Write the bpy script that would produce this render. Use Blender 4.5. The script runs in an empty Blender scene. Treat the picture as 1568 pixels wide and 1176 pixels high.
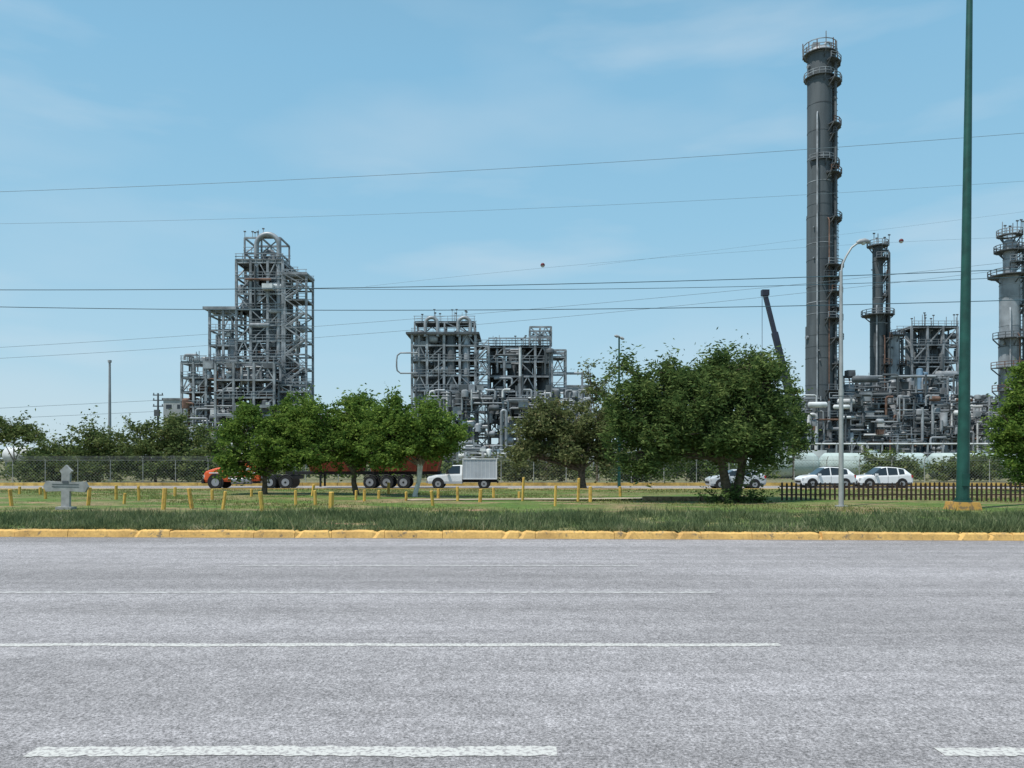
import bpy, math, random
import numpy as np
from mathutils import Vector, Matrix
random.seed(7); rng=np.random.default_rng(7)
F=1180.0; H=2.35
def X(px,d): return (px-784)*d/F
def Z(py,d): return H-(py-702)*d/F
sc=bpy.context.scene
# ------------------------------------------------------------ materials
def mat(name,col,rough=0.8,var=0.25,scale=3.0,metal=0.0,col2=None,detail=4,lo=0.35,hi=0.65,spec=0.3,scl=None):
    m=bpy.data.materials.new(name); m.use_nodes=True
    nt=m.node_tree; n=nt.nodes; b=n['Principled BSDF']
    b.inputs['Roughness'].default_value=rough; b.inputs['Metallic'].default_value=metal
    b.inputs['Specular IOR Level'].default_value=spec
    tc=n.new('ShaderNodeNewGeometry'); no=n.new('ShaderNodeTexNoise')
    no.inputs['Scale'].default_value=scale; no.inputs['Detail'].default_value=detail
    if scl:
        mp=n.new('ShaderNodeMapping'); mp.inputs['Scale'].default_value=scl
        nt.links.new(tc.outputs['Position'],mp.inputs['Vector']); nt.links.new(mp.outputs['Vector'],no.inputs['Vector'])
    else: nt.links.new(tc.outputs['Position'],no.inputs['Vector'])
    r=n.new('ShaderNodeValToRGB'); e=r.color_ramp.elements
    c2=col2 if col2 else tuple(c*(1-var) for c in col)
    c1=col if col2 else tuple(min(1,c*(1+var)) for c in col)
    e[0].position=lo; e[0].color=(*c2,1); e[1].position=hi; e[1].color=(*c1,1)
    nt.links.new(no.outputs['Fac'],r.inputs['Fac']); nt.links.new(r.outputs['Color'],b.inputs['Base Color'])
    return m
def leafmat(name,col,col2,trans=0.3,col3=None):
    m=bpy.data.materials.new(name); m.use_nodes=True
    nt=m.node_tree; n=nt.nodes; n.remove(n['Principled BSDF']); out=n['Material Output']
    g=n.new('ShaderNodeNewGeometry'); no=n.new('ShaderNodeTexNoise'); no.inputs['Scale'].default_value=0.9; no.inputs['Detail'].default_value=4
    nt.links.new(g.outputs['Position'],no.inputs['Vector'])
    ad=n.new('ShaderNodeMath'); ad.operation='MULTIPLY_ADD'; ad.inputs[1].default_value=0.5
    nt.links.new(g.outputs['Random Per Island'],ad.inputs[0]); 
    sb=n.new('ShaderNodeMath'); sb.operation='SUBTRACT'; sb.inputs[1].default_value=0.25
    nt.links.new(no.outputs['Fac'],sb.inputs[0]); nt.links.new(sb.outputs[0],ad.inputs[2])
    r=n.new('ShaderNodeValToRGB'); e=r.color_ramp.elements
    e[0].position=0.2; e[0].color=(*col2,1); e[1].position=0.7; e[1].color=(*col,1)
    if col3: q=e.new(.85); q.color=(*col3,1)
    nt.links.new(ad.outputs[0],r.inputs['Fac'])
    d=n.new('ShaderNodeBsdfDiffuse'); t=n.new('ShaderNodeBsdfTranslucent'); mx=n.new('ShaderNodeMixShader'); mx.inputs[0].default_value=trans
    nt.links.new(r.outputs['Color'],d.inputs['Color']); nt.links.new(r.outputs['Color'],t.inputs['Color'])
    nt.links.new(d.outputs[0],mx.inputs[1]); nt.links.new(t.outputs[0],mx.inputs[2]); nt.links.new(mx.outputs[0],out.inputs['Surface'])
    return m
STEEL=mat('galvanised_steel',(0.24,0.26,0.28),0.6,0.4,0.6)  # steel base colours slightly paler and bluer, standing in for haze
STEELD=mat('dark_steel',(0.085,0.095,0.105),0.7,0.4,0.7)
VES=mat('vessel_cladding',(0.27,0.29,0.31),0.45,0.3,0.4,metal=0.2)
VESD=mat('column_shell',(0.10,0.115,0.125),0.6,0,0.45,scl=(1.6,1.6,0.18),col2=(0.062,0.072,0.08),detail=8)
RUST=mat('rusty_steel',(0.14,0.085,0.065),0.85,0.4,1.0)
WHITE=mat('white_plant_paint',(0.55,0.57,0.58),0.6,0.2,0.5)
BLUE=mat('blue_plant_paint',(0.12,0.20,0.28),0.6,0.2,1)
PLM=[STEEL,STEELD,VES,VESD,RUST,WHITE,BLUE]
# ------------------------------------------------------------ mesh builder
class MB:
    def __init__(s): s.v=[];s.f=[];s.m=[];s.sm=[]
    def _add(s,vs,fs,m,sm=False):
        o=len(s.v); s.v.extend([tuple(v) for v in vs]); s.f.extend([tuple(i+o for i in f) for f in fs]); s.m.extend([m]*len(fs)); s.sm.extend([sm]*len(fs))
    def box(s,x0,x1,y0,y1,z0,z1,m=0):
        s._add([(x0,y0,z0),(x1,y0,z0),(x1,y1,z0),(x0,y1,z0),(x0,y0,z1),(x1,y0,z1),(x1,y1,z1),(x0,y1,z1)],
         [(0,3,2,1),(4,5,6,7),(0,1,5,4),(1,2,6,5),(2,3,7,6),(3,0,4,7)],m)
    def beam(s,p,q,w,m=0,w2=None):
        p=Vector(p);q=Vector(q);t=(q-p)
        if t.length<1e-6: return
        t.normalize(); r=Vector((0,0,1)) if abs(t.z)<0.9 else Vector((0,1,0))
        a=t.cross(r).normalized(); b=t.cross(a); w2=w if w2 is None else w2
        vs=[]
        for c,ww in((p,w),(q,w2)):
            for sa,sb in((-1,-1),(1,-1),(1,1),(-1,1)): vs.append(c+a*sa*ww/2+b*sb*ww/2)
        s._add(vs,[(0,1,2,3),(7,6,5,4),(0,4,5,1),(1,5,6,2),(2,6,7,3),(3,7,4,0)],m)
    def tube(s,path,r,n=8,m=0,caps=True,sm=True):
        P=[Vector(p) for p in path]; rs=r if isinstance(r,(list,tuple)) else [r]*len(P)
        vs=[];fs=[]; ref=None
        for i,p in enumerate(P):
            t=(P[min(i+1,len(P)-1)]-P[max(i-1,0)]).normalized()
            if ref is None:
                ref=Vector((0,0,1)) if abs(t.z)<0.9 else Vector((0,1,0)); a=t.cross(ref).normalized()
            else:
                a=(a-t*a.dot(t)).normalized()
            b=t.cross(a)
            for k in range(n):
                an=2*math.pi*k/n; vs.append(p+a*math.cos(an)*rs[i]+b*math.sin(an)*rs[i])
        for i in range(len(P)-1):
            for k in range(n):
                k2=(k+1)%n; fs.append((i*n+k,i*n+k2,(i+1)*n+k2,(i+1)*n+k))
        s._add(vs,fs,m,sm)
        if caps:
            s._add(vs[:n],[tuple(range(n))[::-1]],m); s._add(vs[-n:],[tuple(range(n))],m)
    def cyl(s,p,q,r,n=12,m=0,r2=None): s.tube([p,q],[r,r if r2 is None else r2],n,m)
    def vessel(s,x,y,z0,z1,r,m=2,n=16):
        prof=[(z0,r),(z1-r*0.5,r),(z1-r*0.2,r*0.85),(z1-r*0.05,r*0.5),(z1,r*0.1)]
        s.tube([(x,y,z) for z,_ in prof],[q for _,q in prof],n,m)
    def hvessel(s,x0,x1,y,z,r,m=2,n=14):
        e=r*0.4
        s.tube([(x0,y,z),(x0+e*.3,y,z),(x0+e,y,z),(x1-e,y,z),(x1-e*.3,y,z),(x1,y,z)],[r*.3,r*.75,r,r,r*.75,r*.3],n,m)
    def sector(s,x,y,z,r0,r1,a0,a1,th=0.15,m=1,rail=True,n=10,rh=1.1,rm=0):
        vs=[];fs=[]
        for i in range(n+1):
            a=a0+(a1-a0)*i/n; c,sn=math.cos(a),math.sin(a)
            vs+=[(x+c*r0,y+sn*r0,z),(x+c*r1,y+sn*r1,z),(x+c*r1,y+sn*r1,z+th),(x+c*r0,y+sn*r0,z+th)]
        for i in range(n):
            o=i*4;p=o+4
            fs+=[(o,p,p+1,o+1),(o+1,p+1,p+2,o+2),(o+2,p+2,p+3,o+3),(o+3,p+3,p,o)]
        fs+=[(0,1,2,3),(n*4+3,n*4+2,n*4+1,n*4)]
        s._add(vs,fs,m)
        if rail:
            pts=[(x+math.cos(a0+(a1-a0)*i/n)*r1,y+math.sin(a0+(a1-a0)*i/n)*r1) for i in range(n+1)]
            for i,(a,b) in enumerate(pts):
                s.beam((a,b,z),(a,b,z+rh),0.11,rm)
                if i<n:
                    for hh in(rh,rh*.55): s.beam((a,b,z+hh),(pts[i+1][0],pts[i+1][1],z+hh),0.11,rm)
    def obj(s,name,mats,parent=None,loc=None,rot=None):
        me=bpy.data.meshes.new(name); me.from_pydata(s.v,[],s.f)
        for m in mats: me.materials.append(m)
        me.polygons.foreach_set('material_index',s.m); me.polygons.foreach_set('use_smooth',s.sm); me.update()
        o=bpy.data.objects.new(name,me); sc.collection.objects.link(o)
        if parent: o.parent=parent
        if loc: o.location=loc
        if rot: o.rotation_euler=rot
        return o
def empty(name,loc=(0,0,0),rz=0):
    o=bpy.data.objects.new(name,None); sc.collection.objects.link(o); o.location=loc; o.rotation_euler=(0,0,rz); return o
# ------------------------------------------------------------ steel frames
def frame(mb,xs,ys,zs,col=0.42,bw=0.32,br=0.2,pb=0.55,floor=0.5,rail=True,m=0,z0=0):
    top=zs[-1]
    for x in xs:
        for y in ys: mb.beam((x,y,z0),(x,y,top),col,m)
    lev=[z0]+list(zs)
    for li,z in enumerate(zs):
        for y in ys: mb.beam((xs[0],y,z),(xs[-1],y,z),bw,m)
        for x in xs: mb.beam((x,ys[0],z-.02),(x,ys[-1],z-.02),bw*.9,m)
        for i in range(len(xs)-1):
            for j in range(len(ys)-1):
                if random.random()<floor: mb.box(xs[i]+.1,xs[i+1]-.1,ys[j]+.1,ys[j+1]-.1,z+bw*.5,z+bw*.5+.1,1)
        if rail and random.random()<.85:
            for y in(ys[0]-.25,ys[-1]+.25):
                for hh in(.6,1.15): mb.beam((xs[0]-.2,y,z+hh),(xs[-1]+.2,y,z+hh),.09,0)
                k=int((xs[-1]-xs[0])/1.4)+2
                for i in range(k):
                    xx=xs[0]+(xs[-1]-xs[0])*i/(k-1); mb.beam((xx,y,z),(xx,y,z+1.15),.08,0)
        zl=lev[li]
        for y in ys:
            for i in range(len(xs)-1):
                if random.random()<pb:
                    a,b=xs[i],xs[i+1]; k=random.random()
                    if k<.35: mb.beam((a,y,zl),(b,y,z),br,m)
                    elif k<.7: mb.beam((b,y,zl),(a,y,z),br,m)
                    else:
                        c=(a+b)/2; mb.beam((a,y,zl),(c,y,z),br,m); mb.beam((b,y,zl),(c,y,z),br,m)
        for x in xs:
            for j in range(len(ys)-1):
                if random.random()<pb*.5: mb.beam((x,ys[j],zl),(x,ys[j+1],z),br,m)
def stairs(mb,x0,x1,y,zs,m=0):
    for i in range(len(zs)-1):
        a,b=(x0,x1) if i%2 else (x1,x0)
        for dy in(-.5,.5): mb.beam((a,y+dy,zs[i]),(b,y+dy,zs[i+1]),.22,m)
        for dy in(-.5,.5): mb.beam((a,y+dy,zs[i]+1.1),(b,y+dy,zs[i+1]+1.1),.09,m)
def clutter(mb,x0,x1,y0,y1,z0,z1,n,mats=(0,0,1,2,2,3,4,5),s=1.0):
    R=random.uniform
    for _ in range(n):
        k=random.random(); m=random.choice(mats); x=R(x0,x1);y=R(y0,y1);z=R(z0,z1)
        if k<.22:
            h=R(2,9)*s; mb.cyl((x,y,z),(x,y,min(z1,z+h)),R(.1,.28),8,m)
        elif k<.45:
            l=R(2,9)*s; xe=min(x1,x+l); mb.cyl((x,y,z),(xe,y,z),R(.1,.24),8,m)
        elif k<.6:
            a=R(1,4)*s;b=R(1,5)*s;sg=random.choice((-1,1)); r=R(.12,.26)
            zt=min(z+b,z1); xx=min(max(x+sg*a,x0),x1)
            q=.35 if xx>x else -.35
            mb.tube([(x,y,z),(x,y,zt-.4),(x+q*.3,y,zt-.1),(x+q,y,zt),(xx,y,zt)],r,8,m)
        elif k<.7: h=R(1.5,4)*s; mb.vessel(x,y,z,min(z1,z+h),R(.4,1.0)*s,m)
        elif k<.8: mb.hvessel(x,min(x1,x+R(2,5)*s),y,z,R(.4,.9)*s,m)
        elif k<.9: a=R(.4,1.2)*s; mb.box(x-a,x+a,y-a,y+a,z,z+R(.5,1.8)*s,m)
        else:
            l=R(1.5,5); mb.beam((x,y,z),(min(x+l,x1),y,z),.14,0); mb.beam((x,y,z+1),(min(x+l,x1),y,z+1),.09,0)
            mb.beam((x,y,z),(x,y,z+1),.09,0)
def arch(mb,cx,y,cz,r,tube,leg,m,leg2=None):
    pts=[(cx-r,y,cz-leg)]+[(cx-r*math.cos(math.pi*i/12),y,cz+r*math.sin(math.pi*i/12)) for i in range(13)]+[(cx+r,y,cz-(leg if leg2 is None else leg2))]
    mb.tube(pts,tube,12,m)
def masts(mb,x0,x1,y,z,n,h=2.2):
    for i in range(n):
        x=random.uniform(x0,x1); hh=random.uniform(.5,1)*h; mb.beam((x,y,z),(x,y,z+hh),.1,0)
        if random.random()<.6: mb.box(x-.22,x+.22,y-.1,y+.1,z+hh,z+hh+.22,1)
# ---- left complex
D=150.0
def x_(p): return X(p,D)
def z_(p): return Z(p,D)
mb=MB()
def lv(a,b,st): 
    out=[];p=a
    while p>b: out.append(z_(p)); p-=st
    out.append(z_(b)); return out
frame(mb,[x_(362),x_(384),x_(410),x_(433)],[D,D+5,D+10],lv(690,398,24),pb=.5,floor=.4,col=.45)
frame(mb,[x_(372),x_(398),x_(427)],[D+1,D+7],[z_(386),z_(362)],pb=.6,floor=.15,z0=z_(398),col=.3)
masts(mb,x_(372),x_(412),D+1,z_(362),6,1.8)
arch(mb,x_(409),D+.4,z_(375),2.2,.48,9,2,22); arch(mb,x_(405),D+3,z_(386),1.0,.4,12,2)
mb.vessel(x_(384),D+3,0,z_(396),.95,3); mb.vessel(x_(406),D+4,0,z_(384),1.15,2); mb.vessel(x_(424),D+6,0,z_(420),.9,3)
clutter(mb,x_(363),x_(432),D-.5,D+9,z_(690),z_(400),110)
zsr=lv(690,422,21)
frame(mb,[x_(436),x_(469)],[D,D+5],zsr,pb=.2,floor=.3,col=.4,bw=.3)
stairs(mb,x_(438),x_(467),D-.4,zsr)
mb.box(x_(434),x_(471),D-.4,D+5.4,z_(421),z_(418),0)
clutter(mb,x_(434),x_(462),D,D+5,z_(690),z_(470),36)
frame(mb,[x_(321),x_(342),x_(362)],[D,D+5],lv(690,474,23),pb=.3,floor=.35)
mb.box(x_(312),x_(363),D-.6,D+5.6,z_(474),z_(470),0)
clutter(mb,x_(323),x_(362),D,D+5,z_(690),z_(500),42)
mb.vessel(x_(352),D+2,0,z_(515),1.1,2); 
frame(mb,[x_(285),x_(303),x_(322)],[D-2,D+3],lv(690,556,22),pb=.5,floor=.6)
clutter(mb,x_(286),x_(345),D-2,D+4,z_(690),z_(545),70); masts(mb,x_(290),x_(340),D-2,z_(556),6)
frame(mb,[x_(345),x_(372),x_(402),x_(432)],[D-5,D-1],lv(690,560,26),pb=.35,floor=.5,m=0)
clutter(mb,x_(345),x_(430),D-5,D-1,z_(690),z_(565),70)
frame(mb,[x_(434),x_(452),x_(476)],[D-3,D],lv(690,592,22),pb=.4,floor=.3,col=.3)
clutter(mb,x_(300),x_(480),D-6,D,z_(705),z_(620),150)
mb.obj('distillation_unit',PLM)
# ---- middle complex
mb=MB()
frame(mb,[x_(631),x_(654),x_(680),x_(704),x_(728)],[D,D+5,D+10],lv(690,512,23),pb=.45,floor=.45,col=.45)
frame(mb,[x_(634),x_(680),x_(726)],[D+1,D+6],[z_(492)],pb=.5,floor=.5,z0=z_(512),col=.3)
masts(mb,x_(632),x_(727),D+1,z_(492),12,2.4)
for cx in(661,711):
    arch(mb,x_(cx),D-.2,z_(496),1.2,.34,2.5,2); 
mb.vessel(x_(642),D+2,0,z_(503),1.0,2); mb.vessel(x_(690),D+1,0,z_(510),1.0,3); mb.vessel(x_(713),D+1,0,z_(506),.85,2); mb.vessel(x_(668),D+3,0,z_(515),1.0,3)
mb.tube([(x_(640),D-.6,z_(541)),(x_(614),D-.6,z_(541)),(x_(609),D-.6,z_(545)),(x_(608),D-.6,z_(552)),(x_(608),D-.6,z_(562)),(x_(609),D-.6,z_(568)),(x_(614),D-.6,z_(572)),(x_(640),D-.6,z_(572))],.15,8,0)
mb.box(x_(622),x_(734),D-.7,D+10,z_(512),z_(509),1)
clutter(mb,x_(632),x_(728),D-.5,D+9,z_(690),z_(505),150)
frame(mb,[x_(728),x_(748)],[D,D+4],lv(690,530,20),pb=.4,floor=.4); stairs(mb,x_(729),x_(747),D-.4,lv(690,530,20))
frame(mb,[x_(748),x_(772),x_(796),x_(820),x_(843)],[D+2,D+7,D+12],lv(690,528,23),pb=.5,floor=.5,col=.45,m=0)
clutter(mb,x_(749),x_(843),D,D+10,z_(690),z_(532),140,mats=(0,0,1,2,3,3,5))
for p in(762,785,808,832): mb.vessel(x_(p),D+6,z_(640),z_(random.choice((540,550,530))),1.1,random.choice((1,3,3)))
frame(mb,[x_(812),x_(828),x_(845)],[D+2,D+7],[z_(513),z_(498)],pb=.6,floor=.2,z0=z_(528),col=.3)
masts(mb,x_(750),x_(846),D+2,z_(528),16,2.4)
frame(mb,[x_(846),x_(867)],[D+1,D+5],lv(690,535,24),pb=.3,floor=.2,col=.35)
for p in range(748,843,9): mb.beam((x_(p),D+1.5,z_(528)),(x_(p),D+1.5,z_(515)),.1,0)
mb.beam((x_(748),D+1.5,z_(516)),(x_(843),D+1.5,z_(516)),.2,0)
mb.cyl((x_(868),D+2,z_(570)),(x_(895),D+2,z_(570)),.25,8,0); mb.beam((x_(893),D+2,z_(570)),(x_(893),D+2,0),.4,0)
clutter(mb,x_(640),x_(905),D-5,D,z_(705),z_(600),260,mats=(0,0,1,2,3,3,2,5),s=.85)
arch(mb,x_(772),D-6,z_(635),.45,.28,8,2)
mb.obj('reactor_structure',PLM)
BLD=mat('grey_panel_wall',(0.34,0.36,0.37),0.8,0.15,0.3); BLDW=mat('dark_window',(0.04,0.05,0.06),0.3,0.2,1)
def building(name,x0,x1,y0,y1,z1,louv=3,wallm=BLD):
    e=empty(name)
    b=MB(); b.box(x0,x1,y0,y1,0,z1,0); b.obj('walls',[wallm],e)
    b=MB(); b.box(x0-.2,x1+.2,y0-.2,y1+.2,z1+.003,z1+.35,0); b.obj('roof',[STEEL],e)
    b=MB(); n=max(2,int((x1-x0)/2.2))
    for j in range(louv):
        for i in range(n):
            xa=x0+(x1-x0)*(i+.25)/n; xb=x0+(x1-x0)*(i+.75)/n; za=z1*(j+.35)/louv; b.box(xa,xb,y0-.03,y0+.05,za,za+z1*.3/louv,0)
    b.obj('windows',[BLDW],e)
    return e
building('process_building',X(250,170),X(284,170),170,176,Z(612,170),5)
building('process_building',X(868,175),X(905,175),175,182,Z(592,175),4)
building('control_building',X(1440,180),X(1512,180),180,190,Z(612,180),4,WHITE)
building('process_building',X(1290,185),X(1328,185),185,192,Z(622,185),4)
# ---- columns
def column(px,d,secs,plats,shell=3,pipe=True,lad=True):
    c=MB(); x=X(px,d); s=d/F
    for(t,b,r) in secs:
        zt=Z(t,d); zb=max(0,Z(b,d)); R=r*s
        c.tube([(x,d,zb),(x,d,zt)],R,28,shell)
        zz=zb+random.uniform(1,3)
        while zz<zt:
            c.tube([(x,d,zz-.07),(x,d,zz+.07)],R+.04,28,random.choice((shell,shell,1,0))); zz+=random.choice((2.2,3.1,4.6,5.2))
        k=int((zt-zb)/4)
        for i in range(k):
            a=random.uniform(-math.pi,0); zq=random.uniform(zb,zt); rr=random.choice((.12,.2,.35))
            c.cyl((x+math.cos(a)*R,d+math.sin(a)*R,zq),(x+math.cos(a)*(R+.4),d+math.sin(a)*(R+.4),zq),rr,10,random.choice((0,1,2)))
    t,b,r=secs[0]; R=r*s; zt=Z(t,d)
    c.tube([(x,d,zt),(x,d,zt+R*.35),(x,d,zt+R*.6),(x,d,zt+R*.7)],[R,R*.85,R*.45,.05],28,2)
    def rad(py):
        for(t,b,r) in secs:
            if py<=b: return r*s
        return secs[-1][2]*s
    for(py,a0,a1,w) in plats:
        R=rad(py); z=Z(py,d)
        c.sector(x,d,z,R,R+w,math.radians(a0),math.radians(a1),m=1,rm=random.choice((0,4,0,1)),n=max(5,int(abs(a1-a0)/22)))
        for a in np.linspace(a0,a1,5):
            a=math.radians(a); c.beam((x+math.cos(a)*R,d+math.sin(a)*R,z-1.3),(x+math.cos(a)*(R+w),d+math.sin(a)*(R+w),z),.16,1)
    zt=Z(secs[0][0],d)
    if pipe:
        for(a,rr,off,zz,mm) in((-40,.26,.4,zt-1,3),(8,.2,.25,zt-6,1),(-120,.14,.3,zt-12,0),(-75,.12,.25,zt*.6,4),(-25,.13,.4,zt*.8,0),(5,.14,.6,zt*.5,1)):
            a=math.radians(a); R=max(q[2] for q in secs)*s+off
            c.tube([(x+math.cos(a)*R*.5,d+math.sin(a)*R*.5,zz),(x+math.cos(a)*R*.9,d+math.sin(a)*R*.9,zz-.1),(x+math.cos(a)*R,d+math.sin(a)*R,zz-.6),(x+math.cos(a)*R,d+math.sin(a)*R,0)],rr,8,mm)
    if lad:
        ps=sorted(plats,key=lambda q:q[0])
        for i in range(len(ps)-1):
            za=Z(ps[i][0],d)+1; zb=Z(ps[i+1][0],d); R=rad(ps[i+1][0])+.65; an=math.radians(random.choice((-20,-5,5)))
            cx=x+math.cos(an)*R; cy=d+math.sin(an)*R; mc=random.choice((0,1,4))
            for q in(-.25,.25): c.beam((cx+q,cy,zb),(cx+q,cy,za),.10,1)
            zz=zb
            while zz<za:
                c.beam((cx-.25,cy,zz),(cx+.25,cy,zz),.06,0); zz+=.6
            zz=zb+2.2
            while zz<za:
                c.sector(cx,cy,zz,.38,.46,-math.pi,0,.07,mc,rail=False,n=5); zz+=1.2
    return c,x
DC=150
c,x=column(1255,DC,[(84,330,18),(330,500,19),(500,720,20.5)],
 [(86,0,360,.8),(102,-80,70,1.6),(122,0,360,.6),(131,-70,50,1.7),(198,-70,40,1.6),(212,-60,20,.9),(272,-80,50,1.7),(250,-150,-20,.5),(258,-60,30,1.3),(340,-70,40,1.6),(412,-90,50,1.9),(430,-100,30,1.5),(452,-80,60,1.8),(475,-60,40,1.4),(492,-90,50,1.8),(522,-70,50,1.7),(560,-60,30,1.4),(600,-90,60,1.7),(640,-90,60,1.7)])
zt=Z(86,DC)
for i in range(12):
    a=2*math.pi*i/12; R=3.1; c.beam((x+math.cos(a)*R,DC+math.sin(a)*R,zt),(x+math.cos(a)*R,DC+math.sin(a)*R,zt+random.choice((1.9,2.2,3.2))),.14,random.choice((0,4)))
c.sector(x,DC,zt+1.9,3.02,3.16,0,2*math.pi,.12,0,rail=False,n=16)
arch(c,x+1.2,DC-1,zt+1.6,.55,.22,1.5,2); c.box(x-1.6,x-.3,DC-1,DC,zt+1,zt+2.2,0)
arch(c,X(1240,DC)-1,DC-4,Z(642,DC),.7,.35,6,5)
c.obj('tall_distillation_column',PLM)
c,x=column(1344,155,[(378,480,7.5),(480,600,11),(600,720,13)],
 [(378,0,360,1.0),(398,-120,80,1.2),(425,-60,60,1.0),(455,-60,60,1.0),(484,0,360,1.6),(520,-60,60,1.2),(560,-90,60,1.2),(600,0,360,1.4),(640,-90,90,1.4)])
masts(c,x-2,x+2,154,Z(378,155),6,2.6); c.obj('distillation_column',PLM)
c,x=column(1546,140,[(372,420,9),(420,520,14),(520,720,15)],
 [(362,0,360,1.0),(386,0,360,1.4),(404,-120,60,1.3),(424,0,360,1.8),(470,-60,60,1),(520,-180,-20,1.4),(565,-180,0,1.6),(600,-180,0,1.4),(640,0,360,1.4)],shell=2)
masts(c,x-2,x+2,139,Z(362,140),8,2.6); c.obj('distillation_column',PLM)
c,x=column(1370,165,[(512,720,7.5)],[(515,0,360,1.0),(560,-90,90,1.2),(600,0,360,1.2)],shell=2)
c.obj('distillation_column',PLM)
# ---- right structures
mb=MB()
D=165.0
frame(mb,[x_(1396),x_(1420),x_(1444),x_(1466)],[D,D+6],lv(690,500,27),pb=.6,floor=.5,col=.4)
for p,t,m in((1406,505,3),(1428,498,2),(1440,495,3),(1456,508,2)): mb.vessel(x_(p),D+3,0,z_(t),1.15,m)
masts(mb,x_(1396),x_(1466),D,z_(500),12,2.8)
clutter(mb,x_(1396),x_(1466),D,D+6,z_(610),z_(500),55,mats=(0,1,2,3,3))
D=172.0
frame(mb,[x_(p) for p in(1284,1300,1318,1334)],[D,D+5],lv(690,590,24),pb=.5,floor=.5,col=.32)
frame(mb,[x_(p) for p in(1354,1374,1396)],[D,D+5],lv(690,574,24),pb=.5,floor=.5,col=.32)
frame(mb,[x_(p) for p in(1466,1486,1506,1526)],[D,D+5],lv(690,622,24),pb=.5,floor=.5,col=.32)
frame(mb,[x_(p) for p in(1568,1590,1620,1650)],[D,D+5],lv(690,560,24),pb=.5,floor=.5,col=.32)
clutter(mb,x_(1284),x_(1400),D-1,D+5,z_(680),z_(578),90,mats=(0,1,2,3,5))
clutter(mb,x_(1560),x_(1660),D-1,D+5,z_(680),z_(560),60,mats=(0,1,2,3,5))
masts(mb,x_(1284),x_(1400),D,z_(585),14,2.5)
D=148.0
frame(mb,[x_(p) for p in range(1205,1700,28)],[D,D+6],[z_(665),z_(640),z_(618)],pb=.35,floor=.5,col=.3,bw=.25)
clutter(mb,x_(1205),x_(1680),D-6,D+5,z_(705),z_(608),620,mats=(0,0,1,1,2,2,3,3,0,5,4),s=.7)
for p,t,r,m in((1296,578,1.1,3),(1312,585,1.3,2),(1325,598,1.0,3),(1384,578,1.2,2),(1300,560,.5,3),(1394,600,1.4,5),(1425,560,.6,6),(1434,566,.5,6),(1445,590,1.0,2),(1500,606,1.5,5),(1482,600,1.2,5),(1215,600,1.0,2),(1280,590,.9,2),(1408,575,.6,0)):
    mb.vessel(x_(p),D+4,0,z_(t),r,m)
clutter(mb,x_(1285),x_(1470),D-2,D+5,z_(620),z_(575),70,mats=(0,1,2,3))
for z in(3.2,5.0): 
    for k in range(5): mb.cyl((x_(880),D-8+k*.5,z),(x_(1600),D-8+k*.5,z),.16,8,random.choice((0,2,5)))
for p in range(880,1600,22): mb.beam((x_(p),D-8,0),(x_(p),D-8,5.2),.25,0)
mb.obj('pipe_rack_structure',PLM)
mb=MB(); D=135
clutter(mb,X(600,D),X(960,D),D-3,D+3,1,4.6,110,mats=(0,2,5,5,4),s=.6)
for k in range(3): mb.cyl((X(285,D),D,2.6+k*.6),(X(960,D),D,2.6+k*.6),.16,8,5 if k==1 else 0)
for p in range(285,960,24): mb.beam((X(p,D),D,0),(X(p,D),D,4),.22,0)
mb.obj('pipe_rack',PLM)
mb=MB(); d=105; mb.hvessel(X(8,d),X(52,d),d,Z(697,d),1.15,5); 
for p in(16,44): mb.box(X(p,d)-.3,X(p,d)+.3,d-.7,d+.7,0,Z(697,d)-.8,0)
mb.cyl((X(30,d),d,Z(697,d)),(X(30,d),d,Z(697,d)+1.5),.3,10,5)
mb.obj('horizontal_storage_tank',PLM)
GT=mat('pale_green_tank_paint',(0.43,0.51,0.49),0.6,0.15,.4)
for a,b in((1090,1252),(1256,1418),(1422,1584)):
    mb=MB(); d=92; xa,xb=X(a,d),X(b,d); zc=Z(716,d)+.25
    mb.hvessel(xa,xb,d,zc,1.5,0,n=24)
    xm=(xa+xb)/2; mb.cyl((xm,d,zc+1.3),(xm,d,zc+1.85),.5,14,0)
    mb.box(xa+.3,xb-.3,d-.7,d+.7,.75,.98,1)
    mb.beam((xm-2,d-.8,zc+1.5),(xm+2,d-.8,zc+1.5),.07,1)
    for q in np.linspace(xa+1,xb-1,5): mb.tube([(q-.03,d,zc),(q+.03,d,zc)],1.52,24,0)
    for xx in(xa+1.2,xa+2.9,xb-2.9,xb-1.2):
        for yy in(-.75,.75): mb.cyl((xx,d+yy-.07,.45),(xx,d+yy+.07,.45),.45,14,1)
    mb.obj('railway_tank_car',[GT,STEELD])
# ---- crane
mb=MB(); d=118
p0=Vector((X(1231,d),d,Z(690,d))); p1=Vector((X(1171,d),d,Z(449,d)))
CR=mat('crane_boom_paint',(0.03,0.035,0.055),0.5,.2,1)
for i in range(4):
    mb.beam(p0.lerp(p1,i/4),p0.lerp(p1,(i+1)/4),1.25-.22*i,0)
mb.box(p1.x-.5,p1.x+.6,d-.4,d+.4,p1.z-.4,p1.z+.5,0); mb.beam((p1.x-.4,d,p1.z),(p1.x-.4,d,p1.z-9),.06,0); mb.box(p1.x-.6,p1.x-.2,d-.2,d+.2,p1.z-9.8,p1.z-9,0)
mb.box(p0.x-3,p0.x+6,d-1.3,d+1.3,1.0,1.9,1); mb.box(p0.x-1.5,p0.x+3,d-1.2,d+1.2,1.95,3.6,1)
for q in(-2.2,-.6,2.6,4.4):
    for yy in(-1.2,1.2): mb.cyl((p0.x+q,d+yy-.2,.6),(p0.x+q,d+yy+.2,.6),.6,14,0)
mb.obj('mobile_crane',[CR,WHITE])
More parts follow.
